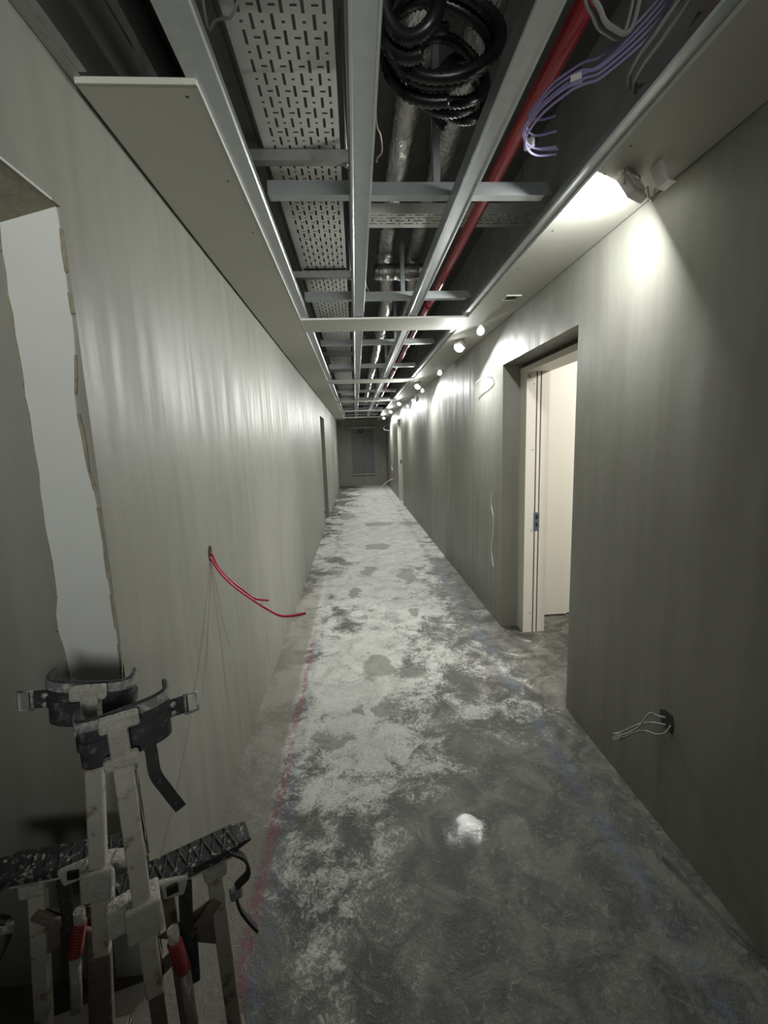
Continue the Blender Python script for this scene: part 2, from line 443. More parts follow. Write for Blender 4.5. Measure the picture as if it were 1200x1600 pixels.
for z in (.16, .83, 1.45, 1.93):
    b = MB(); b.lathe((1.328 - 1.36, 3.2225 - 2.79, z), [(.0045, 0), (.0045, -.0015), (.0, -.0016)], (0, 1, 0), 8); b.build('screw', 'screw', d1)

# far right door
d2 = empty('door_2', (1.2, 11.25, 0), 'pale door lining with dark gap in far right wall', 'door frame', kind='structure')
b = MB(); b.box(*rel(d2, 1.125, 1.44, E1, E1 + .06, 0, 2.2)); b.build('door_jamb', 'cream', d2)
b = MB(); b.box(*rel(d2, 1.125, 1.44, E2 - .06, E2, 0, 2.2)); b.build('door_jamb', 'cream', d2)
b = MB(); b.box(*rel(d2, 1.125, 1.44, E1 + .06, E2 - .06, 2.14, 2.2)); b.build('door_head', 'cream', d2)
b = MB(); b.box(*rel(d2, 1.2, 1.235, E1 + .06, E2 - .18, .01, 2.13)); dl = b.build('door_leaf', 'riser', d2)
b = MB(); b.box(*rel(d2, 1.165, 1.2, E2 - .32, E2 - .22, 1.0, 1.1)); b.build('lock', 'black', dl)

# end wall cupboard
rc = empty('riser_cupboard', (.27, YEND, .42), 'grey double cupboard doors set in dark end wall', 'cupboard')
for s_, x0, x1 in ((0, -.40, -.008), (1, .008, .40)):
    b = MB(); b.box(x0, x1, -.03, -.001, .02, 1.68); b.build('door', 'riser', rc)
b = MB(); b.box(-.46, .46, -.09, -.001, 1.69, 1.76); b.build('top_bar', 'greymetal', rc)
b = MB(); b.box(-.42, .42, -.06, -.001, -.03, .02); b.build('ledge', 'greymetal', rc)
b = MB(); b.tube(smooth([(-.1, -.03, 1.69), (-.14, -.1, 1.6), (-.05, -.12, 1.54), (.03, -.1, 1.6), (0, -.05, 1.69)]), .012, 8); b.build('hanging_lead', 'black', rc)

# ---------------------------------------------------------------- ceiling boards
def soffit(name, x0, x1, y0, y1, label, edge_x, hole=None):
    b = MB()
    if hole:
        hx0, hx1, hy0, hy1 = hole
        b.box(x0, x1, y0, hy0, ZC, ZC + .0125); b.box(x0, x1, hy1, y1, ZC, ZC + .0125)
        b.box(x0, hx0, hy0, hy1, ZC, ZC + .0125); b.box(hx1, x1, hy0, hy1, ZC, ZC + .0125)
    else: b.box(x0, x1, y0, y1, ZC, ZC + .0125)
    o = tag(b.build(name, 'board'), label, 'ceiling', kind='structure')
    b = MB(); s = .0015 if edge_x == x1 else -.0015
    b.box(min(edge_x, edge_x + s), max(edge_x, edge_x + s), y0, y1, ZC - .0008, ZC + .0122); b.build('cut_edge', 'board_edge', o)
    return o


sl = soffit('ceiling_left', XL + .014, XLS, 1.215, YEND, 'khaki plasterboard margin of the ceiling along the left wall', XLS)
b = MB(); b.box(XL + .014, XLS, 1.211, 1.2155, ZC - .001, ZC + .0135); b.build('cut_edge', 'board', sl)
sr = soffit('ceiling_right', XRS, XR - .006, YBACK, YEND, 'plasterboard margin of the ceiling along the right wall carrying lamps', XRS, (.965, 1.04, 2.765, 2.85))
for x, ys, par in ((XLS - .035, (1.25, 1.6, 1.95, 2.3, 2.65, 3.0, 3.9, 4.5), sl), (XRS + .035, (1.42, 1.56, 1.95, 2.35, 2.7, 3.4, 3.8), sr)):
    for y in ys:
        b = MB(); b.lathe((x, y, ZC - .0004), [(.0042, 0), (.0042, .002)], seg=8); b.build('screw', 'screw', par)
b = MB(); b.box(.955, 1.05, 2.755, 2.765, ZC - .006, ZC); b.box(.955, 1.05, 2.85, 2.858, ZC - .003, ZC); b.box(.957, .966, 2.76, 2.855, ZC - .003, ZC)
b.build('cutout_rim', 'board_edge', sr)
for i, (y, wd) in enumerate(((3.38, .33), (6.30, .34), (9.12, .34), (11.7, .36), (14.6, .4))):
    b = MB(); b.box(XLS + .0016, XRS - .0016, y - wd / 2, y + wd / 2, ZC, ZC + .0122)
    o = tag(b.build(f'trim_{i+1}', 'board'), f'plasterboard strip across the ceiling opening, {ORD[i]} from the camera', 'ceiling strip', 'plasterboard strips across the ceiling', 'structure')
    b = MB(); b.box(XLS + .0016, XRS - .0016, y - wd / 2 - .0015, y - wd / 2, ZC - .0006, ZC + .012); b.build('cut_edge', 'board_edge', o)
b = MB(); b.box(XLS + .04, -.008, .2, 1.04, ZC + .046, ZC + .0585)
tag(b.build('plasterboard_offcut', 'board'), 'brownish plasterboard panel above the top left of the opening', 'board')

# ---------------------------------------------------------------- metal ceiling grid
ZB = ZC + .0128
def edge_channel(name, x0, x1, y0, y1, flip, label):
    b = MB()
    if not flip:   # bottom flange reaching into the opening, upright at the inner lip
        b.strip([(x0, ZB), (x1 - .004, ZB), (x1, ZB + .006), (x1, ZB + .03), (x1 - .008, ZB + .03)], 'y', y0, y1, .0012)
        b.strip([(x0 + .02, ZB + .0015), (x0 + .02, ZB + .06)], 'y', y0, y1, .0012)
    else:
        b.strip([(x1, ZB), (x0 + .004, ZB), (x0, ZB + .006), (x0, ZB + .03), (x0 + .008, ZB + .03)], 'y', y0, y1, -.0012)
        b.strip([(x1 - .02, ZB + .0015), (x1 - .02, ZB + .06)], 'y', y0, y1, .0012)
    return tag(b.build(name, 'galv'), label, 'metal channel', 'edge channels of the ceiling opening')


edge_channel('edge_channel', XLS - .022, XLS + .055, -.6, YEND - .01, False, 'galvanised edge channel along the left side of the ceiling opening')
edge_channel('edge_channel', XRS - .04, XRS + .02, YBACK + .2, YEND - .01, True, 'galvanised edge channel along the right side of the ceiling opening above lamps')
b = MB(); b.strip([(XL + .003, ZC + .05), (XL + .003, ZC + .012), (XL + .03, ZC + .012)], 'y', -.6, YEND - .01, .0012)
b.box(XL + .0005, XL + .05, -.6, 1.2, ZC + .014, ZC + .017)
tag(b.build('wall_track', 'galv_dull'), 'grey metal track fixed along top of the left wall', 'metal track')


def top_hat(x0, x1, label, zt=.05):
    b = MB(); y0, y1 = -.6, YEND - .01
    b.strip([(x0 - .004, ZB + zt), (x0 + .001, ZB + .004), (x0 + .003, ZB), (x0 + .009, ZB), (x0 + .012, ZB + .003), (x1 - .012, ZB + .003), (x1 - .009, ZB), (x1 - .003, ZB),
             (x1 - .001, ZB + .004), (x1 + .004, ZB + zt)], 'y', y0, y1, .0012)
    return tag(b.build('ceiling_channel', 'galv'), label, 'metal channel', 'long ceiling channels')


top_hat(.0203, .0964, 'long galvanised ceiling channel down the middle beside the perforated tray')
top_hat(.405, .472, 'long galvanised ceiling channel on the right beside red pipe')
CH_Y = [1.805, 3.0, 4.3, 5.55, 6.85, 8.1, 9.4, 10.65, 11.9, 13.1, 14.3, 15.5]
cc = None
for i, y in enumerate(CH_Y):
    lab = f'galvanised cross channel over the ceiling opening, {ORD[i]} from the camera'
    if cc is None:
        zc = ZB + .0515
        cc = empty('cross_channel', (0, y, zc), lab, 'metal channel', 'cross channels above the ceiling')
        b = MB(); b.strip([(.042, .0), (0, 0), (0, .05), (.012, .05)], 'x', -.285, .10, -.0015); b.strip([(.045, -.0), (.003, 0.0), (.003, .046), (.015, .046)], 'x', .08, .775, -.0015); b.build('channel', 'galv', cc)
        b = MB(); b.strip([(.775, .0), (.775, .0005)], 'y', 0, .001, .0005); b.bm.clear()
        b.prism([(.775, 0), (.805, .0), (.775, .05)], 'y', 0, .0015); b.build('cut_tab', 'galv', cc)
        b = MB(); b.box(.338, .366, .006, .009, 0, ZSLAB - zc - .001); b.box(.338, .341, .006, .03, 0, ZSLAB - zc - .001); b.build('hanger_strap', 'galv', cc)
    else:
        c = cc.copy(); COL.objects.link(c); c.location.y = y; c['label'] = lab
        for ch in list(cc.children):
            k = ch.copy(); COL.objects.link(k); k.parent = c
            if ch.name.startswith('hanger_strap'): k.location.x = .07 if i > 1 else 0

# ---------------------------------------------------------------- services in the void
def tray_section(L, W, name):
    """perforated sheet with real slots and turned-up sides"""
    cell = .01; ny, nx = int(L / cell), int(W / cell); bm = bmesh.new()
    V = [[bm.verts.new(((i - nx / 2) * cell, j * cell, 0)) for i in range(nx + 1)] for j in range(ny + 1)]
    def hole(i, j):
        if i < 4 or i > nx - 2: return False
        k = (i - 4) % 3
        col = (i - 4) // 3; ph = (j + (5 if col % 2 else 0)) % 10
        if k == 0: return ph < 5 or ph == 7
        if k == 1: return False
        return False
    for j in range(ny):
        for i in range(nx):
            if not hole(i, j) and not (4 <= i <= nx - 2 and (i - 4) % 6 == 4 and j % 10 == 2): bm.faces.new([V[j][i], V[j][i + 1], V[j + 1][i + 1], V[j + 1][i]])
    for i in (0, nx):
        top = [bm.verts.new((v.co.x, v.co.y, .05)) for v in (V[j][i] for j in range(0, ny + 1))]
        for j in range(ny): bm.faces.new([V[j][i], V[j + 1][i], top[j + 1], top[j]])
    bmesh.ops.delete(bm, geom=[v for v in bm.verts if not v.link_faces], context='VERTS')
    me = bpy.data.meshes.new(name); bm.to_mesh(me); bm.free(); me.materials.append(M['tray'])
    return me


M['tray'] = simple('pregalvanised_tray', (.70, .69, .65), .5, .25, var=.12, scale=8)
ct = empty('cable_tray', (-.165, 1.2, 2.75), 'wide perforated steel cable tray running along left of the void', 'cable tray')
me = tray_section(2.95, .31, 'tray_section')
for i in range(5):
    o = bpy.data.objects.new('tray_section', me); COL.objects.link(o); o.parent = ct; o.location = (0, -.9 + 3 * i + (.004 if i % 2 else 0), .003 * (i % 2))
    md = o.modifiers.new('sheet', 'SOLIDIFY'); md.thickness = .0015
ct2 = empty('cable_tray', (.12, 2.50, 2.735), 'narrow perforated tray crossing the void beneath foil ducts', 'cable tray')
o = bpy.data.objects.new('tray_section', tray_section(.95, .15, 'tray_section')); COL.objects.link(o); o.parent = ct2; o.rotation_euler = (0, 0, -PI / 2); o.location = (0, .08, 0)
o.modifiers.new('sheet', 'SOLIDIFY').thickness = .0015
# cross-tray hangers
for x in (.03, .86):
    b = MB(); b.tube([(x, .08, 0), (x, .08, ZSLAB - 2.736)], .004, 6); b.build('threaded_rod', 'galv', ct2)
# second, plain tray with cables on its left
ct3 = empty('cable_tray', (-.40, 1.2, 2.78), 'plain narrow cable tray packed with dark cables by left edge', 'cable tray')
b = MB(); b.strip([(-.05, .06), (-.05, 0), (.05, 0), (.05, .06)], 'y', -1.8, 15, .0015); b.build('tray_section', 'galv_dull', ct3)
for i in range(5):
    b = MB(); b.tube([(-.362 - .018 * i + random.uniform(-.002, .002), y, 2.795 + random.uniform(0, .008)) for y in [-.5 + .8 * k for k in range(20)]], .006, 8)
    tag(b.build('power_cable', 'blackcable'), 'dark power cable lying in the narrow tray by the left edge', 'cable', 'cables in the narrow tray')
tz = None
TZ_Y = [2.03, 3.3, 4.75, 6.0, 7.3, 8.6, 9.9, 11.2, 12.5, 13.8, 15.1]
for i, y in enumerate(TZ_Y):
    lab = f'steel support bar under the cable trays, {ORD[i]} from the camera'
    if tz is None:
        tz = empty('tray_support_bar', (0, y, 2.70), lab, 'support bar', 'support bars under the trays')
        b = MB(); b.strip([(-.0205, .041), (-.0205, 0), (.0205, 0), (.0205, .041)], 'x', -.47, .03, .002); b.build('bar', 'galv_dull', tz)
        for x in (-.46, .015):
            b = MB(); b.tube([(x, 0, -.01), (x, 0, ZSLAB - 2.701)], .005, 6); b.build('threaded_rod', 'galv', tz)
            b = MB(); b.lathe((x, 0, -.014), [(.009, 0), (.009, .012)], seg=6); b.build('nut', 'galv', tz)
    else:
        c = tz.copy(); COL.objects.link(c); c.location.y = y; c['label'] = lab
        for ch in list(tz.children):
            k = ch.copy(); COL.objects.link(k); k.parent = c

# foil pipes with cross header
def foil_tube(path, r, name, label):
    pts = smooth(path, 10)
    b = MB(); b.tube(pts, r, 20, True, lambda i: r * (1 + .035 * math.sin(i * 1.7) + random.uniform(-.02, .02)))
    return tag(b.build(name, 'foil'), label, 'pipe', 'foil-wrapped pipes')


foil_tube([(.272, y, 2.91) for y in (.2, 1.0, 1.8, 2.6, 3.2)] + [(.285, 3.55, 2.88), (.323, 3.95, 2.78)] + [(.328, y, 2.76) for y in (4.6, 6, 8, 10, 12, 14, 16.3)], .06, 'foil_wrapped_pipe',
          'silver foil-wrapped pipe nearer the central channel, running the length')
foil_tube([(.485, y, 2.91) for y in (.2, 1.0, 1.8, 2.6, 3.2)] + [(.50, 3.55, 2.88), (.545, 3.95, 2.78)] + [(.55, y, 2.76) for y in (4.6, 6, 8, 10, 12, 14, 16.3)], .06, 'foil_wrapped_pipe',
          'silver foil-wrapped pipe nearer the red pipe, running the length')
foil_tube([(.19, 3.40, 2.775), (.35, 3.405, 2.775), (.5, 3.41, 2.775), (.585, 3.41, 2.775)], .055, 'foil_wrapped_pipe', 'short silver foil-wrapped pipe crossing below the two long ones')
pc = None
for i, (x, y, z) in enumerate(((.272, 1.45, 2.91), (.485, 1.45, 2.91), (.272, 2.75, 2.91), (.485, 2.75, 2.91), (.328, 5.0, 2.76), (.55, 5.0, 2.76), (.328, 7.4, 2.76), (.55, 7.4, 2.76), (.328, 10, 2.76), (.55, 10, 2.76))):
    lab = f'rod hanger on the {"left" if i % 2 == 0 else "right"} foil-wrapped pipe, {ORD[i // 2]} along from the camera'
    if pc is None:
        pc = empty('pipe_hanger', (x, y, z), lab, 'pipe hanger', 'rod hangers of the foil pipes')
        b = MB(); b.tube([(.070 * math.cos(a), 0, .070 * math.sin(a)) for a in [2 * PI * k / 24 for k in range(25)]], .004, 6, False); b.build('ring', 'galv', pc)
        b = MB(); b.tube([(0, 0, .070), (0, 0, ZSLAB - 2.911)], .004, 6); b.build('threaded_rod', 'galv', pc)
    else:
        c = pc.copy(); COL.objects.link(c); c.location = (x, y, z); c['label'] = lab
        for ch in list(pc.children):
            k = ch.copy(); COL.objects.link(k); k.parent = c
# red pipe
rp = empty('sprinkler_pipe', (.622, 8, 2.60), 'red steel sprinkler pipe running beside the right ceiling channel', 'pipe')
b = MB(); b.tube([(0, y, 0) for y in (-7.6, -6.6, -4, 0, 4, 8.3)], .0275, 18); b.build('pipe', 'redpipe', rp)
for y in (-4.4, -1.5, 1.5, 4.5):
    b = MB(); b.tube([(0, y - .02, 0), (0, y + .02, 0)], .034, 18); b.build('coupling', 'redpipe', rp)
    b = MB(); b.tube([(0, y + .1, .027), (0, y + .1, ZSLAB - 2.601)], .004, 6); b.build('threaded_rod', 'galv', rp)
# duct in the dark left bay
b = MB(); b.box(-.585, -.47, -.5, 3, 2.93, 3.05)
for k in range(6): b.box(-.59, -.465, -.4 + .5 * k, -.37 + .5 * k, 2.925, 3.055)
tag(b.build('service_duct', 'duct'), 'dim steel duct in the dark void above the left wall', 'duct')
b = MB(); b.tube([(-.455, -.4, 2.72), (-.44, .6, 2.70), (-.425, 1.1, 2.70), (-.42, 1.6, 2.72)], .006, 8)
tag(b.build('grey_cable', 'clear'), 'thin grey cable hanging in the dark left void', 'cable')

# black corrugated conduit coils
def coil(center, rx, rz, r, tilt, label, turns=1.0, a0=0.0):
    n = int(104 * turns); c = Vector(center); pts = []
    for i in range(n + 1):
        a = a0 + 2 * PI * turns * i / n
        q = 1 + .07 * math.sin(a * .41 + rx * 40)
        p = Vector((q * rx * math.cos(a), .012 * math.sin(2 * a) + .038 * turns * (i / n - .5), q * rz * math.sin(a)))
        p.rotate(Euler((tilt[0], tilt[1], tilt[2]))); pts.append(c + p)
    b = MB(); b.tube(pts, r, 12, True, lambda i: r * (1.0 if i % 2 else .80))
    return tag(b.build('flexible_conduit', 'black'), label, 'conduit coil', 'black conduit coils')


coil((.295, 1.42, 2.675), .16, .13, .019, (-.12, 0, .0), 'outermost loops of black corrugated conduit hanging beside the central channel', 2.5, PI * .55)
coil((.352, 1.575, 2.70), .115, .10, .018, (-.1, .2, .1), 'inner loop of black corrugated conduit behind the outermost loops', 1.6, PI * .6)
coil((.184, 1.25, 2.605), .072, .085, .019, (-.1, -.3, -.1), 'small left loop of black corrugated conduit against the central channel', 1.5, PI * .5)
coil((.42, 1.69, 2.72), .09, .098, .017, (-.1, .2, .2), 'right loop of black corrugated conduit beside the red pipe', 1.45, PI * .5)

# purple data cables
pur = [[(0.701, 1.275, 2.5), (0.663, 1.303, 2.502), (0.629, 1.342, 2.504), (0.602, 1.391, 2.507), (0.584, 1.438, 2.509), (0.575, 1.494, 2.511), (0.586, 1.545, 2.513), (0.62, 1.588, 2.516), (0.673, 1.613, 2.518), (0.732, 1.61, 2.52)],
       [(0.702, 1.293, 2.5), (0.653, 1.317, 2.502), (0.613, 1.365, 2.504), (0.591, 1.422, 2.507), (0.583, 1.485, 2.509), (0.595, 1.536, 2.511), (0.637, 1.566, 2.513), (0.697, 1.545, 2.516)],
       [(0.641, 1.325, 2.508), (0.605, 1.38, 2.51), (0.59, 1.452, 2.512), (0.588, 1.501, 2.515), (0.631, 1.515, 2.517), (0.671, 1.498, 2.52)],
       [(0.621, 1.343, 2.494), (0.589, 1.404, 2.496), (0.578, 1.462, 2.498), (0.576, 1.504, 2.5), (0.598, 1.553, 2.502), (0.646, 1.586, 2.505), (0.712, 1.577, 2.508)],
       [(0.635, 1.328, 2.488), (0.597, 1.398, 2.49), (0.583, 1.456, 2.492), (0.582, 1.51, 2.494), (0.606, 1.562, 2.496), (0.652, 1.598, 2.499), (0.72, 1.594, 2.5)]]
lead = [(.95, 1.16, 2.75), (.82, 1.22, 2.58)]
for i, p in enumerate(pur):
    p0 = Vector(p[0]); dz = (.0, .013, .026, -.013, -.026)[i]
    if i > 1: p = [(0.701, 1.275, 2.5), (0.663, 1.303, 2.5)] + p
    p = [(q[0], q[1], 2.505 + dz) for k, q in enumerate(p)]
    pre = [(1.1, 1.05, 2.95 + dz * 1.5), (.93, 1.14, 2.72 + dz * 1.5), (.80, 1.21, 2.57 + dz * 1.2)]
    b = MB(); b.tube(smooth(pre + p), .0034, 8)
    tag(b.build('data_cable', 'purple'), ('purple data cable with the longest free end in the looped bundle', 'purple data cable in the looped bundle, second from outside', 'purple data cable with the shortest free end in the looped bundle',
        'purple data cable hugging the inside of the looped bundle', 'lowest purple data cable of the looped bundle')[i], 'cable', 'purple data cables')
b = MB(); b.obox((.622, 1.586, 2.507), (.8, .5, 0), (-.5, .8, 0), (0, 0, 1), .007, .018, .014)
tag(b.build('cable_label', 'white_plastic'), 'white tag wrapped around the purple cable loop', 'cable tag')
b = MB(); b.obox((.648, 1.322, 2.503), (.84, -.54, 0), (.54, .84, 0), (0, 0, 1), .014, .009, .008)
tag(b.build('cable_label', 'white_plastic'), 'white tag on the upper length of purple cables', 'cable tag')
clear = [[(0.585, .95, 2.95), (0.575, 1.111, 2.6), (0.623, 1.157, 2.52), (0.678, 1.191, 2.515), (0.726, 1.215, 2.53), (0.755, 1.225, 2.60), (.79, 1.22, 2.82), (.84, 1.2, 3.1), (.86, 1.19, 3.25)],
         [(.86, .95, 2.8), (0.828, 1.108, 2.56), (0.797, 1.169, 2.495), (0.79, 1.233, 2.485), (0.803, 1.294, 2.49), (0.828, 1.345, 2.51), (0.869, 1.39, 2.52), (1.0, 1.45, 2.6), (1.136, 1.5, 2.8)]]
clear = [clear[0], [(x - .006, y + .02, z + .006) for x, y, z in clear[0]], clear[1], [(x - .015, y + .002, z + .017) for x, y, z in clear[1]]]
cl = ['front pale grey cable of the small hanging loop near the red pipe', 'rear pale grey cable of the small hanging loop near the red pipe',
      'longer pale grey cable looping down beside the right edge channel', 'shorter pale grey cable looping down beside the right edge channel']
for p, l in zip(clear, cl):
    b = MB(); b.tube(smooth(p), .006, 8); tag(b.build('loose_cable', 'clear'), l, 'cable', 'pale loose cables')
b = MB(); b.tube(smooth([(-.345, 1.33, 2.75), (-.336, 1.336, 2.62), (-.313, 1.32, 2.62), (-.287, 1.311, 2.62), (-.259, 1.305, 2.63), (-.20, 1.29, 2.748)]), .0035, 8)
tag(b.build('loose_cable', 'clear'), 'short pale cable tail curling beneath the perforated tray', 'cable')
# loose hanger leads beside the central channel
for i, (y, s) in enumerate(((1.62, 1), (3.1, 1), (4.4, 1))):
    b = MB(); b.tube(smooth([(.112, y, 2.47), (.118, y + .03, 2.5), (.135, y + .05, 2.53), (.13, y + .02, 2.56), (.115, y, 2.60), (.12, y, 2.8), (.12, y, 3.248)]), .003, 6)
    tag(b.build('tie_wire', 'wire'), f'thin tie wire looped beside the central channel, {ORD[i]} from the camera', 'wire', 'tie wires')

# ---------------------------------------------------------------- lamps on the right margin
def work_light(loc, face, power, label, flap=False):
    e = empty('work_light', loc, label, 'lamp', 'work lights along the right margin')
    f = Vector(face).normalized(); sd = f.cross(Vector((0, 0, 1))).normalized(); u = sd.cross(f).normalized()
    b = MB(); b.obox((0, 0, 0), sd, f, u, .042, .014, .044 if flap else .036); b.obox(-f * .018, sd, f, u, .03, .006, .026); b.build('housing', 'pinkish', e, .004)
    b = MB(); b.lathe(f * .0142, [(.035, 0), (.041, .008), (.039, .019), (.028, .029), (.0, .034)], f, 22) if not flap else b.obox(f * .0152, sd, f, u, .037, .0008, .031); b.build('led_panel', 'led', e)
    b = MB(); dz = ZC - loc[2] - .001
    b.tube([-sd * .047 - u * .0, -sd * .047 + Vector((0, 0, dz))], .0035, 6); b.tube([sd * .047, sd * .047 + Vector((0, 0, dz))], .0035, 6)
    b.tube([-sd * .047 + Vector((0, 0, dz)), sd * .047 + Vector((0, 0, dz))], .0035, 6); b.build('bracket', 'greymetal', e)
    if flap:
        b = MB(); b.tube(smooth([(.035, -.03, -.01), (.04, -.035, -.045), (.046, -.045, -.062), (.052, -.04, -.045), (.058, -.035, -.02)], 4), .0025, 8); b.build('wire_hook', 'wire', e)
        pts = [(-.0, .055), (.012, .02), (.03, -.012), (.055, -.02)]
        b = MB(); b.strip([(.045 + p[0], p[1] - .0) for p in pts], 'y', -.075, -.02, .0015); b.build('reflector_flap', 'white_plastic', e)
    l = area('work_light_lamp', f * (.022 if flap else .055), f, power, .06, LAMP_COL, e)
    return e


work_light((.962, 1.55, 2.352), (-.42, .75, -.5), P_NEAR, 'near work light with white flap on right margin, facing down the corridor', True)
FAC = (-.48, -.30, -.82)
LY = [3.87, 6.42, 9.1, 11.3, 14.0]
wl_lab = ['glowing work light just past the first plasterboard strip', 'glowing work light just past the second plasterboard strip', 'glowing work light just past the third plasterboard strip',
          'glowing work light before the far right doorway, second last of its row', 'last glaring work light in front of the dark end wall']
for i, y in enumerate(LY):
    work_light((.935, y, 2.345), (-.40, -.25, -.88) if i == 4 else FAC, P_LAST if i == 4 else P_ROW, wl_lab[i])
for i, (x, y, z) in enumerate(((.98, 3.40, 2.352), (1.046, 5.36, 2.352), (1.075, 6.93, 2.33), (1.09, 8.2, 2.30), (1.09, 9.0, 2.268))):
    e = empty('pendant_bulb', (x, y, z), f'white egg-shaped bulb hanging from the right margin, {ORD[i]} from the camera', 'bulb', 'white bulbs hanging from the right margin')
    b = MB(); b.lathe((0, 0, 0), [(.002, -.036), (.017, -.031), (.028, -.016), (.031, 0), (.026, .016), (.016, .029), (.010, .036)], seg=18); b.build('bulb', 'bulb', e)
    b = MB(); b.lathe((0, 0, .034), [(.0105, 0), (.0105, .012), (.004, .014), (.004, max(.0145, ZC - z - .034))], seg=10); b.build('cap', 'white_plastic', e)

# ---------------------------------------------------------------- loose cables on the walls
def wire_thing(name, mat, paths, r, label, cat, part=None):
    if len(paths) == 1:
        b = MB(); b.tube(smooth(paths[0]), r, 8); return tag(b.build(name, mat), label, cat)


r1 = [(-0.66, 1.853, 1.12), (-0.637, 1.852, 1.100), (-0.618, 1.856, 1.04), (-0.582, 1.865, 0.982), (-0.529, 1.88, 0.921), (-0.482, 1.9, 0.869), (-0.425, 1.92, 0.849)]
r2 = [(-0.66, 1.835, 1.10), (-0.636, 1.837, 1.08), (-0.606, 1.835, 1.023), (-0.556, 1.83, 0.962), (-0.486, 1.83, 0.898), (-0.42, 1.825, 0.849), (-0.359, 1.82, 0.813), (-0.304, 1.82, 0.809), (-0.248, 1.82, 0.818)]
wire_thing('fire_cable', 'redcable', [r1], .0052, 'shorter red cable poking out of the left wall', 'cable')['group'] = 'red cables from the left wall'
wire_thing('fire_cable', 'redcable', [r2], .0056, 'longer red cable poking out of the left wall, end drooping', 'cable')['group'] = 'red cables from the left wall'
def wall_hole(x, pts, d, label):
    b = MB(); b.prism([(p[0], p[1]) for p in pts], 'x', x, x + d); return tag(b.build('cable_hole', 'screw'), label, 'hole', kind='structure')
wall_hole(XL - .004, [(1.815, 1.115), (1.835, 1.135), (1.86, 1.125), (1.865, 1.08), (1.845, 1.065), (1.82, 1.075)], .0055, 'small hole in the left wall for red cables')
wall_hole(XR - .0015, [(1.484, .475), (1.455, .492), (1.415, .492), (1.405, .46), (1.409, .42), (1.44, .418), (1.47, .43)], .005, 'ragged dark socket hole low in the right wall')
rs = [[(1.138, 1.449, 0.462), (1.121, 1.477, 0.454), (1.105, 1.49, 0.457), (1.088, 1.494, 0.434), (1.071, 1.498, 0.399), (1.055, 1.528, 0.351), (1.038, 1.612, 0.265)],
      [(1.138, 1.42, 0.45), (1.118, 1.425, 0.415), (1.10, 1.45, .395), (1.085, 1.485, 0.385), (1.07, 1.53, 0.345), (1.05, 1.585, .275)],
      [(1.138, 1.445, 0.434), (1.115, 1.473, 0.425), (1.095, 1.499, 0.410), (1.07, 1.53, 0.375), (1.048, 1.578, 0.315), (1.03, 1.60, 0.293)]]
sl_ = ['highest white cable arching out of the low right wall hole', 'lowest white cable sagging out of the low right wall hole', 'middle white cable out of the low right wall hole']
for p, l in zip(rs, sl_):
    b = MB(); b.tube(smooth(p), .0032, 8); tag(b.build('socket_cable', 'clear'), l, 'cable', 'white cables from the low right hole')
b = MB(); b.obox((1.043, 1.592, .284), (-.2, .65, -.73), (.95, .3, 0), (.2, -.6, -.7), .022, .009, .009)
tag(b.build('cable_tape', 'white_plastic'), 'white tape holding the low right cables together', 'tape')
wire_thing('lighting_cable', 'white_plastic', [[(1.145, 3.632, 2.04), (1.098, 3.606, 2.042), (1.078, 3.72, 2.044), (1.078, 3.878, 2.028), (1.088, 3.977, 1.991)]], .004, 'white cable tail arching from the right wall beside the doorway', 'cable')
wire_thing('lighting_cable', 'white_plastic', [[(1.1395, 3.588, 1.092), (1.132, 3.604, 1.06), (1.132, 3.604, 0.981), (1.132, 3.55, 0.882), (1.132, 3.558, 0.741), (1.132, 3.60, 0.613), (1.132, 3.581, 0.537), (1.132, 3.54, 0.461)]], .0033, 'thin white wire dangling down right wall left of doorway', 'cable')
wire_thing('loose_lead', 'white_plastic', [[(1.14, 14.8, 2.18), (1.0, 14.7, 2.1), (.95, 14.6, 2.02), (1.0, 14.6, 1.98), (1.14, 14.6, 1.95)]], .008, 'white cable loop hanging near the end wall', 'cable')
wire_thing('loose_lead', 'white_plastic', [[(1.14, 13.0, 1.35), (1.1, 13.1, 1.3), (1.08, 13.4, 1.2), (1.1, 13.3, 1.0), (1.09, 13.6, .85), (1.1, 13.4, .7)]], .008, 'white cable squiggle on the right wall beyond far doorway', 'cable')
wire_thing('loose_lead', 'white_plastic', [[(1.14, 13.8, .42), (1.0, 13.9, .35), (.85, 14.0, .22), (.78, 14.1, .12)]], .009, 'pale cable sagging to the floor by the end wall', 'cable')
wire_thing('loose_lead', 'blackcable', [[(XL - .01, 7.95, .35), (XL + .05, 8.0, .3), (XL + .12, 8.15, .28), (XL + .22, 8.3, .26), (XL + .27, 8.35, .18)]], .009, 'dark cable poking out by the far left doorway', 'cable')

